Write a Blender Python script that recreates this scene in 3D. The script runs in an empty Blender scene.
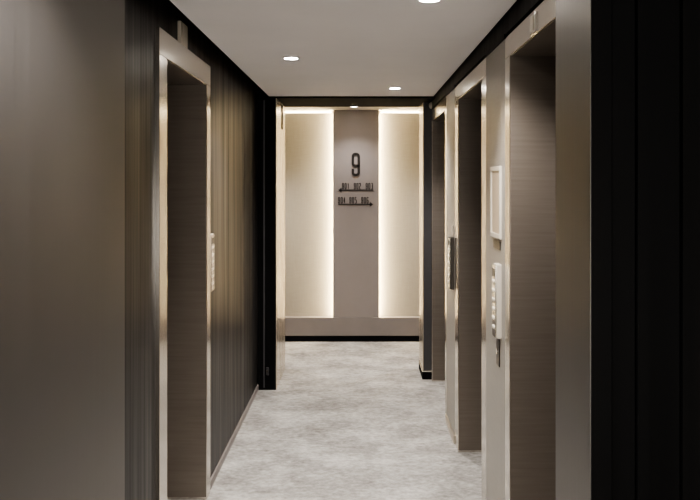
import bpy, bmesh, math, random
from mathutils import Vector, Matrix
random.seed(4)
S = bpy.context.scene
C = S.collection
PI = math.pi

# ------------------------------------------------------------------ materials
def newmat(name):
    m = bpy.data.materials.new(name); m.use_nodes = True
    nt = m.node_tree; b = nt.nodes['Principled BSDF']
    return m, nt, b

def coords(nt, scale):
    tc = nt.nodes.new('ShaderNodeNewGeometry')
    mp = nt.nodes.new('ShaderNodeMapping'); mp.inputs['Scale'].default_value = scale
    nt.links.new(tc.outputs['Position'], mp.inputs['Vector'])
    return mp.outputs['Vector']

def noise(nt, vec, scale=1.0, detail=4, rough=0.6):
    n = nt.nodes.new('ShaderNodeTexNoise')
    n.inputs['Scale'].default_value = scale; n.inputs['Detail'].default_value = detail
    n.inputs['Roughness'].default_value = rough
    nt.links.new(vec, n.inputs['Vector']); return n.outputs['Fac']

def ramp(nt, fac, stops):
    r = nt.nodes.new('ShaderNodeValToRGB')
    el = r.color_ramp.elements
    while len(el) < len(stops): el.new(0.5)
    for e, (p, c) in zip(el, stops):
        e.position = p; e.color = (*c, 1) if len(c) == 3 else c
    nt.links.new(fac, r.inputs['Fac']); return r.outputs['Color']

def bump(nt, b, fac, strength, dist=0.001):
    n = nt.nodes.new('ShaderNodeBump'); n.inputs['Strength'].default_value = strength
    n.inputs['Distance'].default_value = dist
    nt.links.new(fac, n.inputs['Height']); nt.links.new(n.outputs['Normal'], b.inputs['Normal'])

def math_node(nt, op, a, v):
    n = nt.nodes.new('ShaderNodeMath'); n.operation = op
    nt.links.new(a, n.inputs[0])
    if isinstance(v, (int, float)): n.inputs[1].default_value = v
    else: nt.links.new(v, n.inputs[1])
    return n.outputs[0]

def maprange(nt, fac, a, b_, c, d):
    n = nt.nodes.new('ShaderNodeMapRange')
    n.inputs[1].default_value = a; n.inputs[2].default_value = b_
    n.inputs[3].default_value = c; n.inputs[4].default_value = d
    nt.links.new(fac, n.inputs[0]); return n.outputs[0]

def metal(name, c0, c1, r0, r1, grain=(140, 140, 1.5), bs=0.10, metallic=1.0):
    m, nt, b = newmat(name)
    f = noise(nt, coords(nt, grain), 1.0, 4)
    nt.links.new(ramp(nt, f, [(0.3, c0), (0.7, c1)]), b.inputs['Base Color'])
    b.inputs['Metallic'].default_value = metallic
    nt.links.new(maprange(nt, f, 0.3, 0.7, r0, r1), b.inputs['Roughness'])
    bump(nt, b, f, bs, 0.0006)
    return m

def plain(name, c, rough=0.5, metallic=0.0, var=0.06, scale=40):
    m, nt, b = newmat(name)
    f = noise(nt, coords(nt, (scale,)*3), 1.0, 3)
    lo = tuple(v*(1-var) for v in c); hi = tuple(min(1, v*(1+var)) for v in c)
    nt.links.new(ramp(nt, f, [(0.3, lo), (0.7, hi)]), b.inputs['Base Color'])
    b.inputs['Roughness'].default_value = rough; b.inputs['Metallic'].default_value = metallic
    return m

def glow(name, col, strength):
    m, nt, b = newmat(name)
    b.inputs['Base Color'].default_value = (0.8, 0.8, 0.8, 1)
    b.inputs['Emission Color'].default_value = (*col, 1)
    b.inputs['Emission Strength'].default_value = strength
    return m

M = {}
M['frame'] = metal('brushed_champagne_steel', (.64, .60, .545), (.72, .675, .615), .15, .24, bs=.008)
M['jamb'] = metal('brushed_bronze_steel', (.15, .127, .106), (.18, .154, .13), .34, .42, grain=(3, 90, 90), bs=.02, metallic=.3)
M['door_leaf'] = metal('dark_bronze_door_steel', (.13, .114, .10), (.15, .132, .116), .30, .40, metallic=.4)
M['portal'] = metal('bronze_laminate', (.19, .178, .171), (.215, .201, .192), .42, .5, grain=(120, 120, 1.0), bs=.03)
M['portal_pale'] = metal('champagne_laminate', (.66, .59, .49), (.74, .66, .55), .22, .30, grain=(160, 160, 1.5), bs=.04)
M['chrome'] = metal('polished_steel', (.70, .68, .64), (.78, .76, .72), .12, .2)
M['plate'] = metal('satin_plate', (.55, .50, .44), (.62, .57, .50), .3, .4, bs=.03)

# dark stained wood with vertical grain
def wood(name, c0, c1, c2, r0, r1, sp=.2):
    m, nt, b = newmat(name)
    v1 = noise(nt, coords(nt, (55, 55, .9)), 1.0, 6, .65)
    v2 = noise(nt, coords(nt, (9, 9, .35)), 1.0, 3, .5)
    f = math_node(nt, 'MULTIPLY', math_node(nt, 'ADD', v1, v2), 0.5)
    nt.links.new(ramp(nt, f, [(0.36, c0), (0.5, c1), (0.66, c2)]), b.inputs['Base Color'])
    nt.links.new(maprange(nt, f, .35, .65, r0, r1), b.inputs['Roughness'])
    bump(nt, b, v1, .2, .001); b.inputs['Specular IOR Level'].default_value = sp
    return m
M['wood'] = wood('dark_stained_wood', (.008, .0072, .0068), (.019, .017, .016), (.042, .037, .035), .52, .30, .22)
M['black'] = wood('black_stained_wood', (.0025, .0025, .003), (.004, .004, .0042), (.007, .0066, .0063), .55, .7, .12)
M['blackmatte'] = plain('matt_black_paint', (.005, .005, .006), .8)
for k in ('blackmatte',): M[k].node_tree.nodes['Principled BSDF'].inputs['Specular IOR Level'].default_value = .1
M['slate'] = plain('slate_grey_paint', (.045, .043, .046), .4)

# carpet
m, nt, b = newmat('mottled_grey_carpet')
n1 = noise(nt, coords(nt, (2.6, 3.4, 3)), 1.0, 8, .74)
n2 = noise(nt, coords(nt, (26, 34, 30)), 1.0, 4, .7)
n3 = noise(nt, coords(nt, (420, 420, 420)), 1.0, 2, .6)
f = math_node(nt, 'ADD', math_node(nt, 'MULTIPLY', n1, .62), math_node(nt, 'MULTIPLY', n2, .38))
nt.links.new(ramp(nt, f, [(.37, (.205, .192, .175)), (.5, (.37, .352, .328)), (.62, (.56, .54, .512))]), b.inputs['Base Color'])
b.inputs['Roughness'].default_value = .95
b.inputs['Specular IOR Level'].default_value = .1
bump(nt, b, math_node(nt, 'ADD', n3, n2), .5, .004)
M['carpet'] = m

M['ceiling'] = plain('painted_ceiling', (.89, .87, .875), .8, var=.015, scale=3)
M['cove'] = plain('cream_cove_paint', (.72, .68, .60), .8, var=.02)
# woven beige wallcovering
def weave(name, c0, c1, rough):
    m, nt, b = newmat(name)
    a = noise(nt, coords(nt, (9, 9, 260)), 1.0, 3)
    c = noise(nt, coords(nt, (240, 240, 7)), 1.0, 3)
    f = math_node(nt, 'MULTIPLY', math_node(nt, 'ADD', a, c), .5)
    nt.links.new(ramp(nt, f, [(.35, c0), (.65, c1)]), b.inputs['Base Color'])
    b.inputs['Roughness'].default_value = rough
    bump(nt, b, f, .15, .001)
    return m
M['panel'] = weave('beige_wallcovering', (.32, .29, .24), (.38, .348, .29), .7)
M['beige'] = weave('beige_lacquer_panel', (.27, .25, .22), (.33, .305, .27), .40)
M['mauve'] = plain('mauve_grey_panel', (.26, .228, .219), .55, var=.03, scale=6)
M['skirt'] = plain('taupe_skirting', (.225, .198, .186), .5, var=.03, scale=8)
M['letter'] = plain('blackened_bronze_lettering', (.022, .018, .016), .4, .3)
M['lantern'] = plain('satin_champagne_plate', (.62, .56, .47), .4, .3)
M['white'] = plain('off_white_plastic', (.60, .55, .47), .35, var=.02)
M['tan'] = plain('tan_paper', (.55, .44, .31), .5, var=.03)
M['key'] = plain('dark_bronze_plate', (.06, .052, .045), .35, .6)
M['led'] = glow('warm_led', (1.0, .82, .52), 24.0)
M['led_soft'] = glow('warm_cove_led', (1.0, .85, .58), 6.0)
M['lamp'] = glow('downlight_lens', (1.0, .93, .82), 30.0)

# ------------------------------------------------------------------ helpers
def bx(bm, x0, x1, y0, y1, z0, z1, bev=0.0):
    x0, x1 = sorted((x0, x1)); y0, y1 = sorted((y0, y1)); z0, z1 = sorted((z0, z1))
    t = bmesh.new()
    r = bmesh.ops.create_cube(t, size=1)
    for v in t.verts:
        v.co = Vector(((x0+x1)/2 + v.co.x*(x1-x0), (y0+y1)/2 + v.co.y*(y1-y0), (z0+z1)/2 + v.co.z*(z1-z0)))
    if bev: bmesh.ops.bevel(t, geom=list(t.edges), offset=bev, segments=2, profile=.5, affect='EDGES')
    me = bpy.data.meshes.new('t'); t.to_mesh(me); t.free()
    bm.from_mesh(me); bpy.data.meshes.remove(me)
    return bm

def box(*a): return bx(bmesh.new(), *a)

def disc(bm, c, axis, r, h, r2=None, seg=28):
    """closed cylinder/cone from c along axis"""
    rot = Vector((0, 0, 1)).rotation_difference(Vector(axis)).to_matrix().to_4x4()
    mt = Matrix.Translation(Vector(c) + Vector(axis)*h/2) @ rot
    bmesh.ops.create_cone(bm, cap_ends=True, segments=seg, radius1=r, radius2=r if r2 is None else r2, depth=h, matrix=mt)
    return bm

def ring(bm, c, r0, r1, z0, z1, seg=36):
    vs = []
    for k in range(seg):
        a = 2*PI*k/seg
        vs.append([bm.verts.new((c[0]+r*math.cos(a), c[1]+r*math.sin(a), z)) for r, z in ((r0, z0), (r1, z0), (r1, z1), (r0, z1))])
    for k in range(seg):
        a, b_ = vs[k], vs[(k+1) % seg]
        for i in range(4):
            j = (i+1) % 4
            bm.faces.new((a[i], b_[i], b_[j], a[j]))
    bmesh.ops.recalc_face_normals(bm, faces=bm.faces)
    return bm

def obj(name, bm, mat, parent=None, smooth=False):
    me = bpy.data.meshes.new(name)
    org = Vector((0, 0, 0))
    p = parent
    while p: org += p.location; p = p.parent
    if parent is None:                       # origin at the base of the thing itself
        lo = Vector([min(v.co[i] for v in bm.verts) for i in range(3)])
        hi = Vector([max(v.co[i] for v in bm.verts) for i in range(3)])
        org = Vector(((lo.x+hi.x)/2, (lo.y+hi.y)/2, lo.z))
    bmesh.ops.translate(bm, verts=bm.verts, vec=-org)
    bm.to_mesh(me); bm.free()
    me.materials.append(mat)
    if smooth:
        for p in me.polygons: p.use_smooth = True
    o = bpy.data.objects.new(name, me); C.objects.link(o)
    if parent: o.parent = parent
    else: o.location = org
    return o

def tag(o, label, cat, group=None):
    o['label'] = label; o['category'] = cat
    if group: o['group'] = group
    return o

def thing(name, label, cat, loc, group=None):
    o = bpy.data.objects.new(name, None); C.objects.link(o)
    o.empty_display_size = .1; o.location = loc
    return tag(o, label, cat, group)

def struct(name, bm, mat):
    o = obj(name, bm, mat); o['kind'] = 'structure'; return o

# ------------------------------------------------------------------ dimensions (metres; camera looks along +Y)
F = 800.0
EYE = 1.6
WL, FL = -.78, -.765          # left wall, left lift frame face
WR = .59                      # right wall / right lift frame face
ZC = 2.265                    # lobby ceiling
ZT, ZLN = 2.195, 2.095        # frame top, lintel underside
YB = 8.035                     # skirting face of the far wall

# ------------------------------------------------------------------ room shell
struct('floor', box(-3.2, 3.2, -2.2, 8.4, -.1, 0), M['carpet'])
bm = bmesh.new()
bx(bm, -.69, .578, 2.17, 6.17, ZC, ZC+.05)
bx(bm, -.66, 1.9, -2.2, 2.17, ZC, ZC+.05)
struct('ceiling', bm, M['ceiling'])
struct('ceiling_far', box(-3.2, 3.2, 6.89, 8.4, 2.33, 2.38), M['cove'])
struct('ceiling_slot', box(-3.2, 3.2, -2.2, 6.89, 2.46, 2.5), M['blackmatte'])
struct('ceiling_soffit', box(-1.2, 1.2, 6.17, 6.89, 2.252, 2.46), M['blackmatte'])

# left wall with the lift opening left free, shallow panel joints in it
def wall_panels(bm, xf, xb, joints, z0, z1, gap=.003):
    for a, b_ in zip(joints[:-1], joints[1:]):
        bx(bm, xf, xb, a+gap/2, b_-gap/2, z0, z1)
bm = bmesh.new()
wall_panels(bm, WL, WL-.04, [2.19, 2.62, 3.08], 0, 2.46)
struct('wall_left_near', bm, M['wood']); bm = bmesh.new()
wall_panels(bm, WL, WL-.04, [4.135, 4.80, 5.48, 6.17], 0, 2.46)
struct('wall_left', bm, M['wood'])
struct('wall_left_upper', box(WL, WL-.04, 3.08, 4.135, 2.2, 2.46), M['wood'])
struct('wall_shaft_left', box(WL-.3, WL-.34, 2.0, 6.2, 0, 2.46), M['black'])
struct('baseboard_left', box(WL, WL+.010, 4.137, 6.168, 0, .042), M['skirt'])

# right wall: beige lacquer between the lifts, dark band above
bm = bmesh.new()
bx(bm, WR, WR+.04, 3.22, 3.70, 0, 2.178)
struct('wall_right', bm, M['beige'])
struct('wall_right_far', box(WR, WR+.04, 4.89, 5.37, 0, 2.178), M['beige'])
bm = bmesh.new()
bx(bm, WR, WR+.04, 2.16, 6.51, 2.195, 2.46)
bx(bm, WR-.004, WR+.04, 3.22, 3.70, 2.178, 2.197)
bx(bm, WR-.004, WR+.04, 4.89, 5.37, 2.178, 2.197)
struct('wall_shaft_right', box(WR+.3, WR+.34, 2.0, 6.6, 0, 2.46), M['black'])
struct('trim_1', bm, M['black'])
bm = bmesh.new()
for a, b_ in ((3.222, 3.698), (4.892, 5.368)): bx(bm, WR-.009, WR, a, b_, 0, .05)
struct('baseboard_right', bm, M['plate'])

# far portal: dark fronts, champagne inner faces
struct('wall_portal_left', box(-.80, -.637, 6.17, 6.89, 0, 2.252), M['black'])
struct('trim_2', box(-.637, -.632, 6.172, 6.89, 0, 2.25), M['portal_pale'])
struct('trim_3', box(-.734, -.722, 6.160, 6.17, .02, 2.235), M['slate'])
struct('wall_portal_right', box(.528, .80, 6.51, 6.89, 0, 2.252), M['slate'])
struct('trim_4', box(.523, .528, 6.512, 6.89, .075, 2.25), M['portal_pale'])
bm = box(.519, .606, 6.498, 6.51, 0, .062); bx(bm, .519, .528, 6.51, 6.89, 0, .062)
o = struct('baseboard_portal_right', bm, M['blackmatte'])
bm = box(.517, .606, 6.496, 6.51, .062, .071); bx(bm, .517, .528, 6.51, 6.89, .062, .071)
struct('trim_5', bm, M['chrome'])

# wall returns that close the cross corridor and the lifts' backs
bm = bmesh.new()
bx(bm, -3.2, -.80, 6.85, 6.89, 0, 2.5); struct('wall_cross_left', bm, M['panel'])
bm = bmesh.new()
bx(bm, .80, 3.2, 6.85, 6.89, 0, 2.5); struct('wall_cross_right', bm, M['panel'])
struct('wall_end_left', box(-3.2, -3.16, 6.89, 8.4, 0, 2.5), M['panel'])
struct('wall_end_right', box(3.16, 3.2, 6.89, 8.4, 0, 2.5), M['panel'])

# far wall: two beige panels, skirting with black plinth
SX0, SX1 = -.257, .207
struct('wall_far', box(-3.2, 3.2, 8.20, 8.25, 0, 2.5), M['cove'])
struct('wall_far_left', box(-3.16, SX0+.049, 8.13, 8.20, .235, 2.308), M['panel'])
struct('wall_far_right', box(SX1-.049, 3.16, 8.13, 8.20, .235, 2.308), M['panel'])
struct('baseboard_far', box(-3.16, 3.16, YB, 8.20, .06, .242, .002), M['skirt'])
struct('trim_6', box(-3.16, 3.16, YB+.006, 8.20, 0, .06), M['blackmatte'])

# near portal
bm = bmesh.new(); bx(bm, -.70, -.64, -2.2, 2.19, 0, ZC)
struct('wall_near_left', bm, M['portal'])
bm = bmesh.new()
x = .533
for w, d in ((.05, 0), (.055, .006), (.03, -.004), (.075, .012), (.045, 0), (.05, .008), (.09, 0), (.07, .006), (.14, 0), (.2, .006), (.5, 0)):
    bx(bm, x, x+w-.003, 1.832+d, 1.93, 0, ZC); x += w
bx(bm, .5365, 1.9, 1.90, 1.97, 0, ZC); bx(bm, .5365, .57, 1.90, 2.157, 0, ZC)
struct('wall_near_right', bm, M['black'])
struct('trim_7', box(.5315, .5345, 1.8335, 2.157, 0, ZC), M['portal'])
struct('wall_side_right', box(1.86, 1.9, -2.2, 1.83, 0, ZC), M['black'])
struct('wall_back', box(-.70, 1.9, -2.2, -2.16, 0, ZC), M['panel'])

# ------------------------------------------------------------------ lift entrances
def lift(label, face, yo0, y0, y1, yo1, depth, zt, wallx, leafm):
    s = 1 if face > 0 else -1
    xb = face + s*depth
    t = thing('elevator_entrance', label, 'elevator', (face, (y0+y1)/2, 0), 'elevator entrances')
    obj('jamb', box(face, xb, yo0, y0, 0, ZLN, .0015), M['frame'], t)
    obj('jamb', box(face, xb, y1, yo1, 0, ZLN, .0015), M['frame'], t)
    obj('jamb_lining', box(face+s*.0035, xb, y0, y0+.002, .012, ZLN), M['jamb'], t)
    obj('jamb_lining', box(face+s*.0035, xb, y1-.002, y1, .012, ZLN), M['jamb'], t)
    obj('header', box(face, xb, yo0, yo1, ZLN, zt, .0015), M['frame'], t)
    obj('soffit', box(face+s*.006, xb, y0+.002, y1-.002, ZLN-.002, ZLN), M['jamb'], t)
    ym = (y0+y1)/2
    obj('door_leaf', box(xb-s*.004, xb+s*.03, y0-.02, ym-.002, .01, ZLN), leafm, t)
    obj('door_leaf', box(xb-s*.004, xb+s*.03, ym+.002, y1+.02, .01, ZLN), leafm, t)
    bm = box(xb-s*.05, xb+s*.03, y0, y1, 0, .008)
    for k in range(2): bx(bm, xb-s*(.020+.014*k), xb-s*(.026+.014*k), y0, y1, .007, .011)
    obj('sill', bm, M['plate'], t)
    return t

e_left = lift('wide steel elevator entrance in the dark wood wall on the left', FL, 3.08, 3.20, 4.04, 4.135, .26, 2.2, WL, M['door_leaf'])
e_near = lift('nearest elevator entrance on the right, cut off by the near black pillar', WR, 2.18, 2.28, 3.125, 3.22, .26, 2.18, WR, M['door_leaf'])
e_mid = lift('middle elevator entrance on the right, between two beige panels with call stations', WR, 3.70, 3.837, 4.745, 4.89, .26, 2.18, WR, M['door_leaf'])
e_far = lift('farthest and narrowest-looking elevator entrance on the right, beside the grey far pillar', WR, 5.37, 5.457, 6.43, 6.505, .20, 2.18, WR, M['door_leaf'])

# indicator set into the near lift's header
o = obj('arrival_indicator', box(WR-.006, WR+.002, 2.65, 2.735, 2.10, 2.168, .001), M['chrome'], e_near)
obj('lens', box(WR-.009, WR-.005, 2.668, 2.71, 2.108, 2.158, .001), M['white'], o)

# indicator plate above the left lift
t = thing('hall_lantern', 'small upright steel arrival plate above the left elevator header', 'indicator light', (WL, 3.51, 2.2))
obj('plate', box(WL, WL+.016, 3.445, 3.58, 2.2, 2.297, .002), M['lantern'], t)
obj('lens', box(WL+.015, WL+.017, 3.49, 3.562, 2.212, 2.285, .0005), M['white'], t)

# ------------------------------------------------------------------ call stations
def call_panel(label, xw, s, y0, y1, z0, z1, th, proud=.004, body='white'):
    """s = direction from the wall into the lobby"""
    t = thing('call_panel', label, 'call panel', (xw, (y0+y1)/2, z0), 'elevator call panels')
    obj('backbox', box(xw-s*.004, xw+s*th*.75, y0, y1, z0, z1, .002), M[body], t)
    obj('faceplate', box(xw+s*th*.75, xw+s*th, y0+.003, y1-.003, z0+.003, z1-.003, .001), M['chrome'], t)
    h = z1-z0
    for r in range(6):
        for c in range(2):
            bm = bmesh.new()
            disc(bm, (xw+s*th, y0+(y1-y0)*(.32+.36*c), z0+h*(.14+.125*r)), (s, 0, 0), .008, proud, .0072, 20)
            obj('button', bm, M['white'], t)
    obj('display', box(xw+s*th, xw+s*(th+.002), y0+.014, y1-.014, z1-.05, z1-.018), M['key'], t)
    return t
call_panel('pale call panel on the beige wall between the nearest and middle right elevators', WR, -1, 3.30, 3.378, .955, 1.26, .026)
call_panel('call panel on the narrow beige wall beyond the middle right elevator', WR, -1, 4.93, 5.01, .94, 1.26, .030, body='key')
call_panel('slim cream call panel on the dark wood wall beside the left elevator', WL, 1, 4.142, 4.235, 1.03, 1.33, .018, .0015)

# framed notice, sticker; added dark plates as reflections under notice and call panel
t = thing('notice_frame', 'cream framed tan notice on the beige wall above the call panel', 'framed notice', (WR, 3.41, 1.365))
y0, y1, z0, z1, w = 3.29, 3.53, 1.365, 1.668, .019
bm = bmesh.new()
bx(bm, WR, WR-.009, y0, y0+w, z0, z1, .0015); bx(bm, WR, WR-.009, y1-w, y1, z0, z1, .0015)
bx(bm, WR, WR-.009, y0+w, y1-w, z0, z0+w, .0015); bx(bm, WR, WR-.009, y0+w, y1-w, z1-w, z1, .0015)
obj('frame', bm, M['white'], t)
obj('notice', box(WR, WR-.004, y0+w, y1-w, z0+w, z1-w), M['tan'], t)
tag(obj('reflection_patch', box(WR+.004, WR-.004, 3.32, 3.48, 1.318, 1.354, .001), M['key']), 'small dark reflection patch right under the cream framed notice', 'reflection_patch')  # added plate, paints the dark reflection below the frame
t = thing('panel_reflection_patch', 'dark upright reflection patch on the beige wall below the call panel', 'reflection patch', (WR, 3.37, .83))  # added plate, paints the call panel's dark reflection on the wall
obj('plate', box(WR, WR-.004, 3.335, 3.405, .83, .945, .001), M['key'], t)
bm = bmesh.new(); disc(bm, (WR-.004, 3.37, .89), (-1, 0, 0), .012, .005)  # made-up disc on the added reflection plate
obj('patch_disc', bm, M['chrome'], t)
tag(obj('label_tag', box(WR, WR-.008, 4.945, 4.99, 1.27, 1.335, .001), M['white']), 'small white tag just above the call panel beyond the middle elevator', 'tag')

# round sensor above the far lift
t = thing('wall_sensor', 'small round cream sensor on the dark band above the farthest elevator', 'sensor', (WR, 6.45, 2.195))
bm = bmesh.new(); disc(bm, (WR, 6.45, 2.222), (-1, 0, 0), .027, .012); obj('base', bm, M['white'], t)
bm = bmesh.new(); disc(bm, (WR-.012, 6.45, 2.222), (-1, 0, 0), .024, .010, .012); obj('dome', bm, M['white'], t)

# dark slot plate on the far left pillar; door stop at its foot
t = thing('door_catch_plate', 'narrow black upright plate high on the lit side of the left pillar', 'catch plate', (-.632, 6.60, 2.04))
obj('plate', box(-.635, -.628, 6.55, 6.655, 2.04, 2.236, .001), M['blackmatte'], t)
for z in (2.07, 2.205): obj('screw', disc(bmesh.new(), (-.628, 6.60, z), (1, 0, 0), .006, .002), M['chrome'], t)
t = thing('door_stop', 'tiny black door holder low on the front of the left black pillar', 'door stop', (-.70, 6.17, .12))
obj('bracket', box(-.712, -.692, 6.160, 6.173, .115, .175, .002), M['slate'], t)
bm = bmesh.new(); disc(bm, (-.702, 6.160, .15), (0, -1, 0), .009, .02); obj('stud', bm, M['key'], t)

# ------------------------------------------------------------------ sign panel, light strips
bm = box(SX0, SX1, 8.05, 8.066, .243, 2.329, .002)
struct('trim_8', box(SX0+.051, SX1-.051, 8.066, 8.20, .243, 2.329), M['mauve'])
tag(obj('sign_panel', bm, M['mauve']),
    'tall mauve-grey panel carrying the floor number, between two glowing strips', 'sign panel')
def led(label, b, mat='led'):
    t = thing('light_strip', label, 'light strip', (b[0], b[2], b[4]), 'warm light strips on the far wall')
    obj('diffuser', box(*b), M[mat], t)
led('warm vertical light strip along the left edge of the mauve sign panel', (SX0+.022, SX0+.05, 8.075, 8.118, .245, 2.31))
led('warm vertical light strip along the right edge of the mauve sign panel', (SX1-.05, SX1-.022, 8.075, 8.118, .245, 2.31))
led('warm horizontal light strip above the far wall panel left of the sign', (-3.1, SX0-.02, 8.135, 8.16, 2.309, 2.319), 'led_soft')
led('warm horizontal light strip above the far wall panel right of the sign', (SX1+.02, 3.1, 8.135, 8.16, 2.309, 2.319), 'led_soft')

# ------------------------------------------------------------------ lettering (stroke figures, rounded corners)
def rounded(pts, r, closed=False):
    out = []
    n = len(pts)
    for i, p in enumerate(pts):
        p = Vector(p)
        if not closed and i in (0, n-1): out.append(p); continue
        a = Vector(pts[(i-1) % n]); b_ = Vector(pts[(i+1) % n])
        da, db = (a-p), (b_-p)
        k = min(r, da.length*.49, db.length*.49)
        da.normalize(); db.normalize()
        s, e = p+da*k, p+db*k
        for j in range(7):
            u = j/6
            out.append((1-u)**2*s + 2*u*(1-u)*p + u*u*e)
    return out

def ribbon(bm, pts, w, yf, yb, closed=False):
    n = len(pts); rows = []
    for i in range(n):
        if closed: a, b_ = pts[(i-1) % n], pts[(i+1) % n]
        else: a, b_ = pts[max(0, i-1)], pts[min(n-1, i+1)]
        d = (b_-a).normalized(); nn = Vector((-d.y, d.x))*w/2
        l, r = pts[i]+nn, pts[i]-nn
        rows.append([bm.verts.new((l.x, yf, l.y)), bm.verts.new((r.x, yf, r.y)), bm.verts.new((r.x, yb, r.y)), bm.verts.new((l.x, yb, l.y))])
    for i in range(n if closed else n-1):
        a, b_ = rows[i], rows[(i+1) % n]
        for j in range(4):
            k = (j+1) % 4
            bm.faces.new((a[j], a[k], b_[k], b_[j]))
    if not closed:
        bm.faces.new(rows[0][::-1]); bm.faces.new(rows[-1])

DIG = {
 '0': [([(0, 0), (1, 0), (1, 1), (0, 1)], True)],
 '1': [([(.15, .82), (.55, 1), (.55, 0)], False)],
 '2': [([(0, .80), (0, 1), (1, 1), (1, .52), (0, .48), (0, 0), (1, 0)], False)],
 '3': [([(0, 1), (1, 1), (1, 0), (0, 0)], False), ([(.25, .5), (1, .5)], False)],
 '4': [([(.72, 0), (.72, 1)], False), ([(.72, 1), (0, .3)], False), ([(0, .3), (1, .3)], False)],
 '5': [([(1, 1), (0, 1), (0, .55), (1, .55), (1, 0), (0, 0)], False)],
 '6': [([(1, .85), (1, 1), (0, 1), (0, 0), (1, 0), (1, .52), (0, .52)], False)],
 '9': [([(0, .30), (0, 0), (1, 0), (1, 1), (0, 1), (0, .44), (1, .44)], False)],
}
def digit(bm, ch, x, z, w, h, st, yf, yb):
    for pts, cl in DIG[ch]:
        q = [(x+st/2+px*(w-st), z+st/2+pz*(h-st)) for px, pz in pts]
        # drop straight two-point strokes through unrounded
        ribbon(bm, rounded(q, w*.42, cl) if len(q) > 2 else [Vector(a) for a in q], st, yf, yb, cl)

YS = 8.05
def px(u): return (u-358.5)/99.4
def pz(v): return EYE + (182.5-v)/99.4
bm = bmesh.new(); digit(bm, '9', px(351.6), pz(176.2), .084, .236, .025, YS-.012, YS)
tag(obj('floor_number', bm, M['letter']), 'large dark raised figure 9 on the mauve sign panel', 'number sign')

def room_sign(label, nums, vbase, vtop, vline, head):
    t = thing('direction_sign', label, 'direction sign', (px(355.5), YS, pz(vline)), 'room direction signs')
    for txt, u0, u1 in nums:
        bm = bmesh.new(); W = px(u1)-px(u0); dw = W/3*.84; step = (W-dw)/2
        for i, ch in enumerate(txt): digit(bm, ch, px(u0)+i*step, pz(vbase), dw, pz(vtop)-pz(vbase),   .0078, YS-.003, YS)
        obj('room_number', bm, M['letter'], t)
    bm = bmesh.new(); xa, xb = px(338.2), px(373.2); z = pz(vline)
    s = 1 if head == 'R' else -1
    tip = xb if s > 0 else xa; tail = xa if s > 0 else xb
    bx(bm, tail, tip-s*.02, YS-.006, YS, z-.006, z+.006)
    tri = [(tip, z), (tip-s*.034, z+.024), (tip-s*.034, z-.024)]
    f = [bm.verts.new((a, YS-.006, c)) for a, c in tri]; k = [bm.verts.new((a, YS, c)) for a, c in tri]
    bm.faces.new(f); bm.faces.new(k[::-1])
    for i in range(3):
        j = (i+1) % 3; bm.faces.new((f[i], k[i], k[j], f[j]))
    bmesh.ops.recalc_face_normals(bm, faces=bm.faces)
    obj('arrow', bm, M['letter'], t)
room_sign('upper row of room numbers 901 902 903 on a left-pointing arrow', (('901', 342, 349.2), ('902', 353.8, 361), ('903', 365.6, 373)), 189.3, 183, 190.1, 'L')
room_sign('lower row of room numbers 904 905 906 on a right-pointing arrow', (('904', 338, 345.4), ('905', 349.3, 356.8), ('906', 361.2, 368.6)), 203.5, 197, 204.3, 'R')

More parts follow.
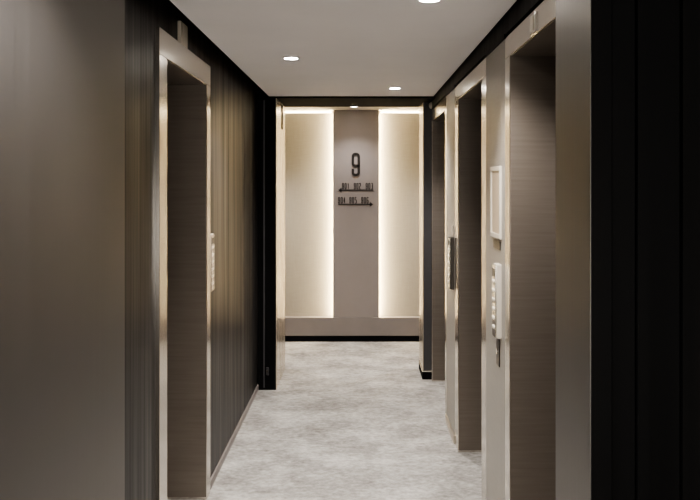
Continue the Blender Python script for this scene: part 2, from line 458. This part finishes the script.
# ------------------------------------------------------------------ downlights, added fill lights
def downlight(label, x, y, z, power, r=.036, cone=120, blend=.7):
    t = thing('downlight', label, 'downlight', (x, y, z), 'recessed ceiling downlights')
    obj('bezel', ring(bmesh.new(), (x, y), r, r+.010, z-.004, z+.003), M['ceiling'], t)
    bm = bmesh.new(); disc(bm, (x, y, z-.0025), (0, 0, 1), r, .004); obj('lens', bm, M['lamp'], t)
    l = bpy.data.lights.new('spot', 'SPOT'); l.energy = power; l.color = (1.0, .955, .91)
    l.spot_size = math.radians(cone); l.spot_blend = blend; l.shadow_soft_size = .03
    o = bpy.data.objects.new('spot', l); C.objects.link(o); o.location = (x, y, z-.012)
downlight('round ceiling downlight nearest the left wall, alone on the left', -.36, 4.27, ZC, 38)
downlight('small round ceiling downlight on the right near the far black beam', .257, 5.63, ZC, 38)
downlight('round ceiling downlight on the right at the top edge of the photo', .257, 2.90, ZC, 38)
downlight('round downlight beyond the beam, directly above the sign panel', -.044, 7.66, 2.33, 10)
def spot(x, y, z, power, cone=120):
    l = bpy.data.lights.new('spot', 'SPOT'); l.energy = power; l.color = (1.0, .955, .91)
    l.spot_size = math.radians(cone); l.spot_blend = .7; l.shadow_soft_size = .03
    o = bpy.data.objects.new('spot', l); C.objects.link(o); o.location = (x, y, z-.012)
spot(-.30, 1.55, ZC, 30); spot(-.1, -1.2, ZC, 40); spot(1.2, -1.2, ZC, 30); spot(-1.1, 7.3, 2.33, 30); spot(1.1, 7.3, 2.33, 30)  # first three stand in for unseen lobby lighting, added to lift ceiling and jambs

l = bpy.data.lights.new('rear_fill', 'AREA'); l.shape = 'RECTANGLE'; l.size = 1.6; l.size_y = .9; l.energy = 13; l.color = (1, .95, .88)
o = bpy.data.objects.new('rear_fill', l); C.objects.link(o); o.location = (.45, -1.7, 1.1); o.rotation_euler = (math.radians(112), 0, 0)  # unseen fill light added behind the camera to brighten ceiling and jambs
# ------------------------------------------------------------------ world, camera, view
w = bpy.data.worlds.new('World'); S.world = w; w.use_nodes = True
w.node_tree.nodes['Background'].inputs['Color'].default_value = (.5, .48, .45, 1)
w.node_tree.nodes['Background'].inputs['Strength'].default_value = .05
cam = bpy.data.cameras.new('Camera'); co = bpy.data.objects.new('Camera', cam); C.objects.link(co)
co.location = (0, 0, EYE); co.rotation_euler = (PI/2, 0, 0)
cam.sensor_width = 36; cam.lens = 36*F/700
cam.shift_x = (350-358.5)/700; cam.shift_y = -(250-182.5)/700
cam.clip_start = .05
S.camera = co
S.view_settings.view_transform = 'AgX'
S.view_settings.look = 'AgX - Medium High Contrast'
S.view_settings.exposure = 1.95
S.cycles.max_bounces = 10; S.cycles.diffuse_bounces = 6; S.cycles.glossy_bounces = 6
S.cycles.sample_clamp_indirect = 6
